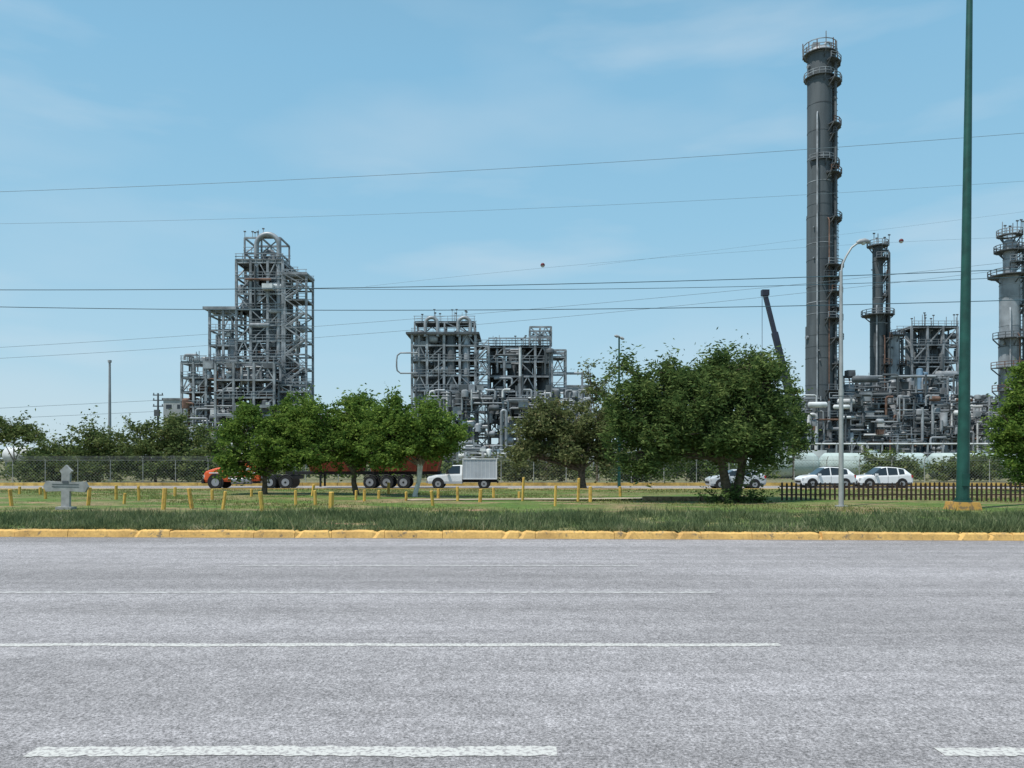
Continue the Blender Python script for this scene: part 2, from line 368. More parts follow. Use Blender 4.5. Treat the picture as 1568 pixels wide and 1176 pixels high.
# ------------------------------------------------------------ ground
def sheet(name,pts,m,z):
    me=bpy.data.meshes.new(name); me.from_pydata([(x,y,z) for x,y in pts],[],[tuple(range(len(pts)))]); me.materials.append(m)
    o=bpy.data.objects.new(name,me); sc.collection.objects.link(o); return o
EARTH=mat('dry_grass_earth',(0.13,0.15,0.06),0.95,0,0.25,col2=(0.20,0.165,0.10),detail=8)
sheet('ground',[(-3000,-300),(3000,-300),(3000,4000),(-3000,4000)],EARTH,-0.02)
def multi(name,base,layers,bump=.6,bsc=45):
    m=bpy.data.materials.new(name); m.use_nodes=True; nt=m.node_tree; n=nt.nodes; b=n['Principled BSDF']; b.inputs['Roughness'].default_value=.9; b.inputs['Specular IOR Level'].default_value=.2
    g=n.new('ShaderNodeNewGeometry'); cur=None
    col=n.new('ShaderNodeRGB'); col.outputs[0].default_value=(*base,1); cur=col.outputs[0]
    for (s_,det,scl,ro,a,b_,lo,hi) in layers:
        no=n.new('ShaderNodeTexNoise'); no.inputs['Scale'].default_value=s_; no.inputs['Detail'].default_value=det; no.inputs['Roughness'].default_value=ro
        mp=n.new('ShaderNodeMapping'); mp.inputs['Scale'].default_value=scl; mp.inputs['Location'].default_value=(s_*3.7,s_*1.3,0); nt.links.new(g.outputs['Position'],mp.inputs['Vector']); nt.links.new(mp.outputs[0],no.inputs['Vector'])
        r=n.new('ShaderNodeValToRGB'); e=r.color_ramp.elements
        a=a if isinstance(a,tuple) else (a,a,a); b_=b_ if isinstance(b_,tuple) else (b_,b_,b_)
        e[0].position=lo; e[0].color=(*a,1); e[1].position=hi; e[1].color=(*b_,1); nt.links.new(no.outputs['Fac'],r.inputs['Fac'])
        mx=n.new('ShaderNodeMix'); mx.data_type='RGBA'; mx.blend_type='MULTIPLY'; mx.inputs[0].default_value=1
        nt.links.new(cur,mx.inputs[6]); nt.links.new(r.outputs['Color'],mx.inputs[7]); cur=mx.outputs[2]
    nt.links.new(cur,b.inputs['Base Color'])
    if bump:
        bp=n.new('ShaderNodeBump'); bp.inputs['Strength'].default_value=bump; bp.inputs['Distance'].default_value=.01
        nb=n.new('ShaderNodeTexNoise'); nb.inputs['Scale'].default_value=bsc; nb.inputs['Detail'].default_value=4
        nt.links.new(g.outputs['Position'],nb.inputs['Vector']); nt.links.new(nb.outputs['Fac'],bp.inputs['Height']); nt.links.new(bp.outputs[0],b.inputs['Normal'])
    return m
AL=[(34,5,(1,1,1),.9,.18,1.85,.36,.64),(.22,5,(.25,1.6,1),.5,(.85,.85,.85),(1.09,1.09,1.10),.38,.62),(2.2,6,(1,1,1),.6,.90,1.10,.35,.65),(11,4,(1,.8,1),.9,.70,1.26,.38,.62),(.5,3,(.05,2.4,1),.6,.91,1.06,.42,.58),(.8,8,(1,1,1),.75,(.84,.83,.82),1.0,.30,.38)]
ASP=multi('weathered_asphalt',(0.272,0.258,0.262),AL); ASP2=multi('far_asphalt',(0.27,0.25,0.235),AL)
def ky(x): return 22.55-0.036*x
sheet('road',[(-300,-8),(300,-8),(300,ky(15)+.5),(15,ky(15)+.15),(-16,ky(-16)+.15),(-300,ky(-16)+.5)],ASP,0)
sheet('service_road',[(-300,53.9),(300,53.9),(300,66.2),(-300,66.2)],ASP2,0)
GUT=mat('gutter_strip',(0.24,0.215,0.19),.95,0,6,col2=(0.18,0.165,0.155),detail=9)  # darker brownish strip with a wavy edge along the kerb foot
v=[];f=[]
xs=np.linspace(-40,40,500)
for x in xs: v+=[(x,ky(x)-.05-abs(.10+.07*math.sin(x*1.7)+.06*math.sin(x*4.3+1)+rng.normal(0,.025)),.004),(x,ky(x)+.02,.004)]
for i in range(len(xs)-1): f.append((2*i,2*i+2,2*i+3,2*i+1))
me=bpy.data.meshes.new('gutter_strip'); me.from_pydata(v,[],f); me.materials.append(GUT); sc.collection.objects.link(bpy.data.objects.new('gutter_strip',me))
WP=mat('worn_white_paint',(0.50,0.49,0.465),.8,0,26,col2=(0.30,0.285,0.28),detail=10,lo=.40,hi=.52); WPF=mat('faded_white_paint',(0.44,0.43,0.42),.8,0,9,col2=(0.28,0.265,0.265),detail=8,lo=.40,hi=.62)
def mark(name,x0,x1,y0,y1,m,z=.005,jit=.012):
    n=int((x1-x0)/.06)+2; xs=np.linspace(x0,x1,n); v=[];f=[]
    for i,x in enumerate(xs):
        j=rng.normal(0,jit,2); w_=.012*math.sin(x*2.1); v+=[(x,y0+j[0]+w_,z),(x,y1+j[1]+w_,z)]
    for i in range(n-1): f.append((2*i,2*i+2,2*i+3,2*i+1))
    me=bpy.data.meshes.new(name); me.from_pydata(v,[],f); me.materials.append(m); o=bpy.data.objects.new(name,me); sc.collection.objects.link(o)
mark('lane_marking',-3.85,.36,6.08,6.28,WP); mark('lane_marking',3.42,7.8,6.06,6.24,WP); mark('lane_marking',-12,-7.2,6.06,6.3,WP)
mark('lane_marking',-60,3.38,9.63,9.78,WP); mark('lane_marking',9.5,14,9.62,9.80,WP)
mark('lane_marking',-60,3.56,13.42,13.58,WPF); mark('lane_marking',-6,2.75,16.8,16.95,WPF)
# yellow kerbs
YP=multi('yellow_kerb_paint',(0.66,0.41,0.14),[(4.5,10,(1,1,1),.7,(.40,.48,.85),1.0,.36,.44),(1.1,6,(1,1,1),.6,(.78,.76,.8),1.08,.35,.6),(14,4,(1,1,1),.6,.85,1.05,.35,.6)],.5,20)
YPD=mat('dirty_concrete',(0.24,0.17,0.10),.9,.35,5)
YPF=mat('yellow_paint_far',(0.52,0.35,0.10),.8,.3,2)
mb=MB()
x=-60.0; dz=dy=0
while x<60:
    L=random.uniform(1.0,3.2); m=1 if random.random()<.07 else 0
    if m: L=random.uniform(.2,.45)
    g=.012; dz=dz*.6+random.uniform(-.012,.008); dy=dy*.6+random.uniform(-.015,.015)
    if m: dz-=.05
    ns=max(1,int(L/.12)); b=.04; pts=[]
    for i in range(ns+1):
        ch=.05 if random.random()<.05 else 0
        xx=x+g/2+(L-g)*i/ns; y=ky(xx)+dy+random.uniform(-.007,.007); z1=.225+dz+random.uniform(-.009,.007)-(.03 if (i in(0,ns) and random.random()<.5) else 0)-ch
        pts+=[(xx,y-.03,0),(xx,y+ch,z1-b),(xx,y+b+ch,z1),(xx,y+.25,z1),(xx,y+.27,0)]
    fs=[]
    for i in range(ns):
        o=i*5; fs+=[(o+k,o+k+5,o+k+6,o+k+1) for k in range(4)]
    o=ns*5; fs+=[(0,1,2,3,4),(o+4,o+3,o+2,o+1,o)]
    mb._add(pts,fs,m); x+=L
mb.obj('kerb',[YP,YPD])
for yy in(53.75,66.2):
    mb=MB(); x=-150
    while x<150:
        mb.box(x+.02,x+2.98,yy,yy+.22,0,.27 if yy>60 else .25,0); x+=3
    mb.obj('kerb',[YPF])
# median
GR=multi('median_lawn',(0.16,0.165,0.075),[(.35,8,(.6,1.3,1),.6,(1.65,1.15,1.5),(.66,.95,.5),.38,.56),(1.2,8,(.7,1.6,1),.7,(1.6,1.14,1.45),(.85,.95,.8),.36,.44),(2.6,8,(1,1,1),.65,.7,1.2,.35,.65),(14,4,(1,1,1),.7,.6,1.3,.35,.65)],.5,12)
N=60; vs=[];fs=[]
xs=np.linspace(-150,150,N+1); ts=np.linspace(0,1,13)
for x in xs:
    k=ky(max(-16,min(15,x)) if abs(x)>60 else x)+.26
    for t in ts:
        y=k+(53.75-k)*t; vs.append((x,y,.2+.06*math.sin(x*.31+y*.4)*math.sin(math.pi*t)+.05*math.sin(math.pi*t)))
M=len(ts)
for i in range(N):
    for j in range(M-1): fs.append((i*M+j,(i+1)*M+j,(i+1)*M+j+1,i*M+j+1))
me=bpy.data.meshes.new('median_ground'); me.from_pydata(vs,[],fs); me.materials.append(GR)
sc.collection.objects.link(bpy.data.objects.new('median_ground',me))
GZ=.22
PATH=mat('dirt_path',(0.36,0.30,0.22),.95,.2,2)
mb=MB()
px=[(620,768),(760,767),(900,766),(1010,765),(1110,764)]
P=[(X(a,2478/(b-702)),2478/(b-702)) for a,b in px]
for i in range(len(P)-1):
    (xa,ya),(xb,yb)=P[i],P[i+1]; mb._add([(xa,ya,.315),(xb,yb,.315),(xb,yb+1.1,.315),(xa,ya+1.1,.315)],[(0,1,2,3)],0)
mb.obj('dirt_path',[PATH])
mb=MB(); ya=38.6
for i in range(7):
    xa=X(985,ya)+i*.72; mb.box(xa,xa+.68,ya-i*.02,ya+.3-i*.02,.2,.44,0)
mb.obj('concrete_edging',[YPD])
# ------------------------------------------------------------ grass blades
def blades(name,n,x0,x1,y0f,y1,h0,h1,w,m,dens=None,power=1,sc_=1.0,lean_=.45,cpow=1.5):
    x=rng.uniform(x0,x1,n); t=rng.uniform(0,1,n)**power; yb=ky(x)+y0f; y=yb+(y1-yb)*t
    X_,Y_=x*sc_,y*sc_
    cl=.5+.22*np.sin(X_*1.9+2*np.sin(Y_*1.3))*np.sin(Y_*2.3+1.7*np.sin(X_*.8))+.2*np.sin(X_*.63+1.3*np.sin(X_*.29))*np.cos(Y_*.7+X_*.2)+.15*np.sin(X_*5.1+Y_*3.3)*np.sin(Y_*6.1-X_*2.2); cl=np.clip(cl+.16*rng.normal(size=n),0,1)
    if dens: k=cl>dens; x,y,cl=x[k],y[k],cl[k]; n=len(x)
    h=(h0+(h1-h0)*cl**cpow*rng.uniform(.4,1,n)); a=rng.uniform(0,math.pi,n); lean=rng.normal(0,lean_,(n,2))*h[:,None]
    z0=np.full(n,GZ-.03)
    ca,sa=np.cos(a)*w,np.sin(a)*w
    v=np.empty((n,3,3)); v[:,0]=np.stack([x-ca,y-sa,z0],1); v[:,1]=np.stack([x+ca,y+sa,z0],1); v[:,2]=np.stack([x+lean[:,0],y+lean[:,1],z0+h+.03],1)
    me=bpy.data.meshes.new(name); me.from_pydata(v.reshape(-1,3).tolist(),[],np.arange(3*n).reshape(-1,3).tolist()); me.materials.append(m)
    sc.collection.objects.link(bpy.data.objects.new(name,me))
GL=leafmat('weed_blades',(0.20,0.24,0.12),(0.075,0.11,0.05),.35,(0.38,0.35,0.23)); GL2=leafmat('lawn_blades',(0.23,0.26,0.085),(0.15,0.15,0.065),.35,(0.36,0.29,0.15))
blades('roadside_weeds',110000,-22,22,.26,29.5,.05,.50,.021,GL,.48,cpow=2)
blades('kerb_edge_weeds',22000,-22,22,.17,23.8,.04,.32,.018,GL,.5,1.6,1.7,.8,2)
blades('lawn_grass',80000,-34,34,6,53,.04,.14,.028,GL2,.44)
# ------------------------------------------------------------ trees
BARK=mat('bark',(0.10,0.078,0.055),.95,.4,6); BARKL=mat('light_bark',(0.22,0.18,0.14),.95,.3,6)
LIME=mat('limewashed_trunk',(0.6,0.58,0.52),.9,.15,5)
def leaves(cr,n,size,droop=0.0,clump=.38,elong=1.8,seed=0,spray=.35,gap=.0):
    r=np.random.default_rng(seed); V=[]
    vol=np.array([c[3]*c[4]*c[5] for c in cr])**.75; vol/=vol.sum()
    ph=r.uniform(0,6,3)
    for c,w in zip(cr,vol):
        nl=int(n*w); nc=max(10,int(nl/60))
        u=r.normal(size=(nc,3)); u/=np.linalg.norm(u,axis=1)[:,None]
        rad=r.uniform(.12,1.0,nc)**.5; rad*=1+.24*r.normal(size=nc)
        cc=np.array(c[:3])+u*rad[:,None]*np.array(c[3:6])
        f=np.sin(cc[:,0]*2.4+ph[0])*np.sin(cc[:,1]*2.1+ph[1])*np.sin(cc[:,2]*3.1+ph[2])
        keep=np.where(f>gap-.28)[0]
        if len(keep)<5: keep=np.arange(nc)
        csz=clump*r.uniform(.4,1.3,nc)
        k=keep[r.integers(0,len(keep),nl)]
        off=r.normal(size=(nl,3))*csz[k][:,None]*np.array([1,1,.55+droop*.6])
        sp=u+np.array([0,0,.25])+r.normal(size=(nc,3))*.5
        off+=sp[k]*np.abs(r.normal(size=nl))[:,None]*spray
        off[:,2]-=droop*np.abs(r.normal(size=nl))*.55
        p=cc[k]+off
        a=r.normal(size=(nl,3)); a[:,2]*=.5; a/=np.linalg.norm(a,axis=1)[:,None]
        b=np.cross(a,r.normal(size=(nl,3))*np.array([1,1,.35])); b/=np.linalg.norm(b,axis=1)[:,None]+1e-9
        s=size*r.uniform(.5,1.2,nl)[:,None]
        a=a*s*elong/2; b=b*s/2
        V.append(np.stack([p-a,p-b*.8,p+a,p+b*.8],1))
    V=np.concatenate(V); return V[V[:,:,2].min(axis=1)>.05]
def tree(name,base,cr,n,size,lm,bark=BARK,r0=.16,fork=.35,white=False,trunk=True,seed=1,droop=0,clump=.38,multi=1,elong=1.8,spray=.35,gap=0.):
    e=empty(name,(base[0],base[1],0)); B=Vector(base)
    V=leaves(cr,n,size,droop,clump,elong,seed,spray,gap).reshape(-1,3)-np.array([base[0],base[1],0])
    m=len(V)//4
    me=bpy.data.meshes.new('foliage'); me.vertices.add(len(V)); me.vertices.foreach_set('co',V.ravel())
    me.loops.add(4*m); me.loops.foreach_set('vertex_index',np.arange(4*m)); me.polygons.add(m); me.polygons.foreach_set('loop_start',np.arange(0,4*m,4)); me.polygons.foreach_set('loop_total',np.full(m,4)); me.update(calc_edges=True); me.validate()
    me.materials.append(lm); o=bpy.data.objects.new('foliage',me); sc.collection.objects.link(o); o.parent=e
    if trunk:
        rr=random.Random(seed); mbt=MB(); cz=np.mean([c[2] for c in cr])
        loc=lambda v:(v.x-base[0],v.y-base[1],v.z)
        for k in range(multi):
            off=Vector((rr.uniform(-1,1)*.35*(multi>1),0,0))
            ft=B+Vector((off.x*2+rr.uniform(-.15,.15),rr.uniform(-.1,.1),(cz-base[2])*fork))
            mid=B.lerp(ft,.5)+Vector((rr.uniform(-.08,.08),0,0))+off*.5
            mbt.tube([loc(B+off*.4-Vector((0,0,.15))),loc(B+off*.4+Vector((0,0,.2))),loc(mid),loc(ft)],[r0*1.5,r0*1.1,r0*.95,r0*.8],10,1 if white else 0)
            for ci,c in enumerate(cr):
                if multi>1 and ci%multi!=k and rr.random()<.5: continue
                tp=Vector(c[:3])+Vector((rr.uniform(-.2,.2)*c[3],rr.uniform(-.2,.2)*c[4],rr.uniform(.0,.35)*c[5]))
                m1=ft.lerp(tp,.4)+Vector((rr.uniform(-.25,.25),rr.uniform(-.2,.2),rr.uniform(.0,.35)))
                mbt.tube([loc(ft-Vector((0,0,.1))),loc(m1),loc(tp)],[r0*.7,r0*.42,r0*.12],7,0)
                for q in range(6):
                    t=rr.uniform(.3,1); s0=m1.lerp(tp,t); en=Vector(c[:3])+Vector((rr.uniform(-.9,.9)*c[3],rr.uniform(-.9,.9)*c[4],rr.uniform(-.6,.9)*c[5]))
                    mbt.tube([loc(s0),loc(s0.lerp(en,.5)+Vector((0,0,.1))),loc(en)],[r0*.28,r0*.18,r0*.05],5,0)
        mbt.obj('trunk',[bark,LIME if white else bark],e)
    return e
def cr_(l,d):
    out=[]
    for i,(px,py,rx,rz) in enumerate(l):
        s=d/F; jy=random.uniform(-.35,.35)*rx*s
        out.append((X(px,d),d+jy,Z(py,d),rx*s,max(rx,rz)*s*.9,rz*s))
    return out
LB=leafmat('bright_leaves',(0.18,0.265,0.055),(0.055,0.11,0.026),.4,(0.28,0.37,0.09))
LM=leafmat('acacia_leaves',(0.14,0.195,0.062),(0.04,0.078,0.026),.33,(0.21,0.26,0.09))
LO=leafmat('olive_leaves',(0.18,0.20,0.085),(0.07,0.09,0.035),.3,(0.27,0.23,0.12))
LD=leafmat('hedge_leaves',(0.17,0.21,0.075),(0.055,0.085,0.03),.3,(0.25,0.24,0.11))
d=45; tree('shade_tree',(X(405,d),d,GZ),cr_([(370,658,20,22),(356,695,14,26),(376,712,24,24),(350,668,8,14),(418,650,34,20),(440,684,48,20),(470,652,34,20),(410,703,36,16),(425,628,18,9),(384,636,14,10),(455,634,14,9),(470,700,26,10)],d),36000,.13,LB,seed=3,clump=.21,spray=.24,gap=.16)
d=44; tree('shade_tree',(X(545,d),d,GZ),cr_([(545,638,34,18),(500,655,42,24),(575,665,48,24),(520,690,54,18),(486,628,20,10),(532,616,16,8),(560,694,42,14),(558,616,10,7),(578,640,20,10)],d),34000,.13,LB,seed=4,clump=.21,spray=.24,gap=.16)
d=42; tree('shade_tree',(X(634,d),d,GZ),cr_([(645,648,34,20),(668,672,28,20),(600,655,38,26),(612,620,14,9),(640,684,45,16),(655,630,14,9),(598,694,34,14),(684,668,12,16)],d),32000,.13,LB,bark=BARKL,white=True,seed=5,r0=.10,multi=2,clump=.21,fork=.5,spray=.24,gap=.16)
d=37.5; tree('mesquite_tree',(X(1122,d),d,GZ),cr_([(1060,608,50,38),(1140,588,50,34),(1170,635,22,42),(1005,620,44,34),(975,585,26,16),(1100,563,44,16),(955,648,24,24),(1085,660,56,24),(1138,665,40,26),(1010,672,44,24),(1030,566,28,12),(1155,554,30,11),(1186,605,8,26),(1182,680,14,20),(946,622,12,16),(950,558,14,8),(980,700,26,12),(1165,700,20,12),(1188,562,10,7),(1200,640,8,20)],d),84000,.10,LM,seed=6,droop=.5,clump=.21,r0=.24,fork=.45,multi=2,elong=2.6,spray=.27,gap=.2)
d=58; tree('shade_tree',(X(893,d),d,GZ),cr_([(850,650,44,24),(815,672,28,24),(905,668,46,26),(872,690,42,20),(918,638,26,18),(806,700,24,14),(935,700,28,18),(840,630,24,10)],d),26000,.17,LO,seed=8,r0=.2,multi=2,clump=.3,spray=.3,gap=.12)
d=80; tree('shade_tree',(X(915,d),d,0),cr_([(912,592,14,12),(925,610,20,18),(900,566,8,9),(935,640,25,25)],d),3800,.2,LO,seed=18,clump=.42)
d=50; tree('shade_tree',(X(1580,d),d,GZ),cr_([(1560,625,20,24),(1550,655,24,26),(1546,692,22,22),(1590,640,35,50),(1565,590,14,16),(1580,570,18,20),(1570,725,22,14)],d),26000,.14,LB,seed=9,clump=.26,spray=.3,gap=.14)
def hedge(name,l,d,n,m,seed,size=.22,clump=.38): 
    return tree(name,(X(l[0][0],d),d,0),cr_(l,d),n,size,m,seed=seed,clump=clump,r0=.13,gap=.06)
hedge('roadside_bush',[(150,680,30,20),(185,698,36,28),(120,706,34,26),(150,722,40,18),(90,700,20,18),(135,665,14,10)],76,16000,LD,21,.19)
hedge('roadside_bush',[(238,672,36,22),(275,672,34,22),(225,705,38,26),(302,688,24,24),(280,712,40,22),(210,662,18,10),(262,652,20,9)],76,18000,LD,22,.19)
hedge('roadside_bush',[(20,660,28,14),(52,665,16,12),(0,666,20,18)],100,5000,LD,23,.26)
hedge('roadside_bush',[(60,708,26,20),(85,718,24,16),(60,728,30,12)],74,7000,LD,24)
hedge('roadside_bush',[(325,700,26,24),(345,715,26,20),(318,722,22,14)],74,6000,LD,25)
hedge('roadside_bush',[(1360,716,34,16),(1345,724,26,12),(1385,722,22,14)],78,6000,LD,26)
hedge('roadside_bush',[(1480,716,34,16),(1510,720,26,14),(1455,724,20,12)],78,6000,LD,27)
hedge('roadside_bush',[(990,715,36,18),(1040,712,36,20),(1085,718,30,16),(960,722,26,14)],74,11000,LM,28)
hedge('roadside_bush',[(800,718,26,14),(775,722,18,10),(850,716,26,14)],76,6000,LO,29)
hedge('roadside_bush',[(1215,600,8,18),(1216,640,11,24),(1212,680,14,20),(1222,668,12,20)],85,4500,LM,30,.22)
d=37.2; hedge('undergrowth_bush',[(1108,767,16,4),(1140,768,22,4),(1165,768,14,3)],d,3500,LM,31,.1,.08)
cl=[]
for i in range(150):
    dd=random.uniform(190,260); pxx=random.uniform(-500,2100); cl.append((X(pxx,dd),dd,random.uniform(0.5,3.2),random.uniform(4,8),4,random.uniform(1.8,3.4)))
tree('distant_treeline',(0,220,0),cl,42000,.8,LD,trunk=False,seed=40,clump=1.2)
cl=[]
for i in range(110):
    dd=random.uniform(84,90); pxx=-500+i*24+random.uniform(-12,12)
    if 1180<pxx<1500 : continue
    cl.append((X(pxx,dd),dd,random.uniform(.2,.9),1.2,1.0,random.uniform(.5,1.0)))
tree('scrub_vegetation',(0,87,0),cl,26000,.3,LD,trunk=False,seed=41,clump=.5)
# ------------------------------------------------------------ fences
FM=mat('fence_wire',(0.25,0.26,0.26),.6,.2,2,metal=.3); FC=mat('fence_post',(0.33,0.33,0.31),.8,.2,2)
mb=MB(); d=71.0; fx0,fx1=-70,70; hh=2.2; x=fx0
while x<=fx1:
    mb.cyl((x,d,0),(x,d,hh),.04,6,1); mb.beam((x,d,hh),(x,d-.35,hh+.35),.045,1); x+=3
mb.beam((fx0,d,hh),(fx1,d,hh),.04,0); mb.beam((fx0,d,.15),(fx1,d,.15),.03,0)
for k in(.12,.24,.35): mb.beam((fx0,d-k,hh+k),(fx1,d-k,hh+k),.02,0)
x=fx0
while x<fx1:
    mb.beam((x,d,.1),(x+2.1,d,2.2),.010,0); mb.beam((x+2.1,d,.1),(x,d,2.2),.010,0); x+=.3
mb.obj('chain_link_fence',[FM,FC])
PK=mat('picket_dark_paint',(0.045,0.028,0.022),.6,.3,4)
mb=MB(); d=38.2; x=X(1196,d)
while x<X(1760,d):
    h=.95+random.uniform(-.03,.03); q=.1+random.uniform(-.012,.012)
    mb.box(x,x+q,d-.012,d+.012,GZ-.02,GZ+h-.07,0); mb._add([(x,d-.012,GZ+h-.07),(x+q,d-.012,GZ+h-.07),(x+q/2,d-.012,GZ+h),(x,d+.012,GZ+h-.07),(x+q,d+.012,GZ+h-.07),(x+q/2,d+.012,GZ+h)],[(0,1,2),(5,4,3),(1,4,5,2),(0,2,5,3)],0)
    x+=.235+random.uniform(-.012,.012)
for z in(.3,.72): mb.box(X(1194,d),X(1760,d),d+.014,d+.05,GZ+z,GZ+z+.06,0)
mb.obj('picket_fence',[PK])
# ------------------------------------------------------------ bollards
BY=mat('yellow_post_paint',(0.62,0.39,0.09),.75,0,5,col2=(0.38,0.22,0.06),detail=5,lo=.3,hi=.5)
bl=[(18,748,775,5,-.08),(30,744,757,3,0),(62,745,757,3,0),(70,743,765,4,0),(135,745,775,5,.06),(178,742,765,3,0),(190,754,772,4,.05),(213,743,766,4,0),(250,746,781,6,.07),(268,745,759,3,0),(294,746,779,6,-.12),(325,749,764,3,0),(341,751,780,5,.1),(402,751,783,6,-.08),(385,748,760,3,0),(453,750,772,4,0),(478,741,760,4,.1),(483,750,772,5,-.05),(507,752,777,8,.0),(545,750,766,3,0),(558,749,768,3,0),(580,750,764,3,0),(622,752,768,3,0),(663,750,774,5,-.12),(671,747,764,4,0),(701,744,768,4,0),(735,748,770,5,.05),(756,746,762,3,0),(800,730,768,4,.04),(795,752,764,4,0),(850,742,776,4,.05),(885,731,768,4,0),(904,744,768,5,0),(950,744,760,4,0),(595,738,756,3,0)]
for px,t,b,w,ln in bl:
    d=2478/(b-702); s=d/F; mb=MB(); h=(b-t)*s; w=max(w,4)*s*1.1
    mb.tube([(0,0,-.1),(0,0,h*.97),(0,0,h)],[w/2,w/2,w/2*.8],6,0,sm=False)
    mb.obj('yellow_bollard',[BY],loc=(X(px,d),d,GZ),rot=(random.uniform(-.07,.07),ln+random.uniform(-.03,.03),random.uniform(0,1)))
# ------------------------------------------------------------ memorial cross
CC=mat('grey_cross_concrete',(0.32,0.32,0.315),.85,.18,4)
mb=MB(); d=31.8; s=d/F; t=.07
zt=Z(712,d); za,zb=Z(752,d)-GZ,Z(738,d)-GZ; zt-=GZ
w=.17; L=.80
out=[(-w,0),(w,0),(w,za),(L,za-.03),(L+.12,(za+zb)/2),(L,zb+.03),(w,zb),(w*1.0,zt-.36),(w*1.5,zt-.25),(0,zt),(-w*1.5,zt-.25),(-w,zt-.36),(-w,zb),(-L,zb+.03),(-L-.12,(za+zb)/2),(-L,za-.03),(-w,za)]
n=len(out); vs=[(a,-t,b) for a,b in out]+[(a,t,b) for a,b in out]
mb._add(vs,[(i,(i+1)%n,(i+1)%n+n,i+n) for i in range(n)],0)
for o,fl in((0,False),(n,True)):
    for f in((0,1,2,16),(2,3,4,5,6),(16,2,6,12),(16,12,13,14,15),(12,6,7,11),(11,7,8,9,10)):
        ff=tuple(i+o for i in f); mb._add(vs,[ff[::-1] if fl else ff],0)
mb.box(-.33,.33,-.2,.2,-.1,.14,0)
for q,zz in((.0,zb-.1),(.0,zb-.2)): mb.box(-.55,.55,-t-.012,-t+.01,zz,zz+.02,1)
mb.box(-.12,.12,-t-.02,-t+.01,zt-.75,zt-.65,1)
mb.obj('memorial_cross',[CC,STEELD],loc=(X(101,d),d,GZ),rot=(0,.015,0))
# ------------------------------------------------------------ poles and lamps
GP=mat('green_pole_paint',(0.014,0.075,0.06),.5,.25,2,spec=.4); LG=mat('light_grey_pole',(0.36,0.37,0.37),.5,.12,2,metal=.2); LH=mat('lamp_housing',(0.30,0.31,0.32),.5,.1,2); GLASS=mat('lamp_glass',(0.5,0.52,0.5),.2,.05,2)
e=empty('high_mast_light',(X(1474,31.8),31.8,GZ))
mb=MB(); mb.tube([(0,0,.35),(0.06,0,4),(.3,0,22),(.34,0,25)],[.25,.22,.11,.09],12,0); mb.tube([(0,0,.34),(0,0,.40)],.36,12,0)
for k in range(6):
    a=k*math.pi/3; mb.cyl((math.cos(a)*.3,math.sin(a)*.3,.38),(math.cos(a)*.3,math.sin(a)*.3,.5),.03,6,0)
mb.box(-.14,.14,-.27,-.2,1.0,1.5,0)
mb.obj('pole',[GP],e)
mb=MB(); mb._add([(-.58,-.45,-.1),(.58,-.45,-.1),(.58,.45,-.1),(-.58,.45,-.1),(-.5,-.38,.34),(.5,-.38,.34),(.5,.38,.34),(-.5,.38,.34)],[(4,5,6,7),(0,1,5,4),(1,2,6,5),(2,3,7,6),(3,0,4,7)],0); mb.obj('concrete_base',[mat('orange_base_paint',(0.50,0.28,0.07),.8,0,5,col2=(.22,.15,.08),lo=.4,hi=.52)],e)
mb=MB(); mb.sector(.34,0,24.7,.1,1.0,0,2*math.pi,.12,0,rail=False,n=12)
for k in range(6):
    a=k*math.pi/3; mb.box(.34+math.cos(a)*1-.25,.34+math.cos(a)*1+.25,math.sin(a)*1-.2,math.sin(a)*1+.2,24.3,24.65,0)
mb.obj('lamp_ring',[LH],e)
d=34; s=d/F
e=empty('street_lamp',(X(1288,d),d,GZ))
mb=MB(); zp=Z(415,d)-GZ; mb.tube([(0,0,0),(0,0,zp*.5),(0,0,zp)],[.11,.09,.065],12,0); mb.box(-.2,.2,-.2,.2,0,.06,0); mb.tube([(0,0,zp*.47),(0,0,zp*.47+.3)],.11,12,0); mb.obj('pole',[LG],e)
mb=MB(); zz=lambda p:Z(p,d)-GZ; xx=lambda p:(p-1288)*s
mb.tube([(0,0,zp-.1),(xx(1290),0,zz(405)),(xx(1296),0,zz(392)),(xx(1304),0,zz(379)),(xx(1312),0,zz(373)),(xx(1318),0,zz(371))],.045,8,0); mb.obj('arm',[LG],e)
mb=MB(); mb.tube([(xx(1312),0,zz(371.5)),(xx(1316),0,zz(370)),(xx(1324),0,zz(369)),(xx(1330),0,zz(370)),(xx(1332),0,zz(371))],[.05,.10,.12,.08,.02],10,0); mb.tube([(xx(1322),0,zz(370)-.05),(xx(1322),0,zz(370)-.14)],[.10,.06],10,1); mb.obj('lamp_head',[LH,GLASS],e)
d=57; s=d/F; e=empty('street_lamp',(X(948,d),d,GZ))
mb=MB(); zp=Z(516,d)-GZ; mb.tube([(0,0,0),(0,0,zp)],[.12,.06],10,0); mb.obj('pole',[GP],e)
mb=MB()
mb.tube([(-.25,0,zp+.05),(0,0,zp),(.25,0,zp-.08)],.035,6,0)
mb.tube([(-.35,0,zp+.1),(-.2,0,zp+.06),(.05,0,zp+.02)],[.05,.12,.06],8,0); mb.tube([(.05,0,zp-.02),(.22,0,zp-.1),(.38,0,zp-.16)],[.05,.12,.05],8,0); mb.obj('lamp_heads',[LH],e)
d=82; mb=MB(); mb.tube([(X(168,d),d,0),(X(168,d),d,Z(555,d))],[.2,.11],10,0); mb.tube([(X(168,d),d,Z(555,d)),(X(168,d),d,Z(553,d)+.1)],.2,8,0); mb.obj('lighting_pole',[LH])
d=108; mb=MB(); xp=X(242,d); mb.tube([(xp,d,0),(xp,d,Z(602,d))],[.2,.13],8,0)
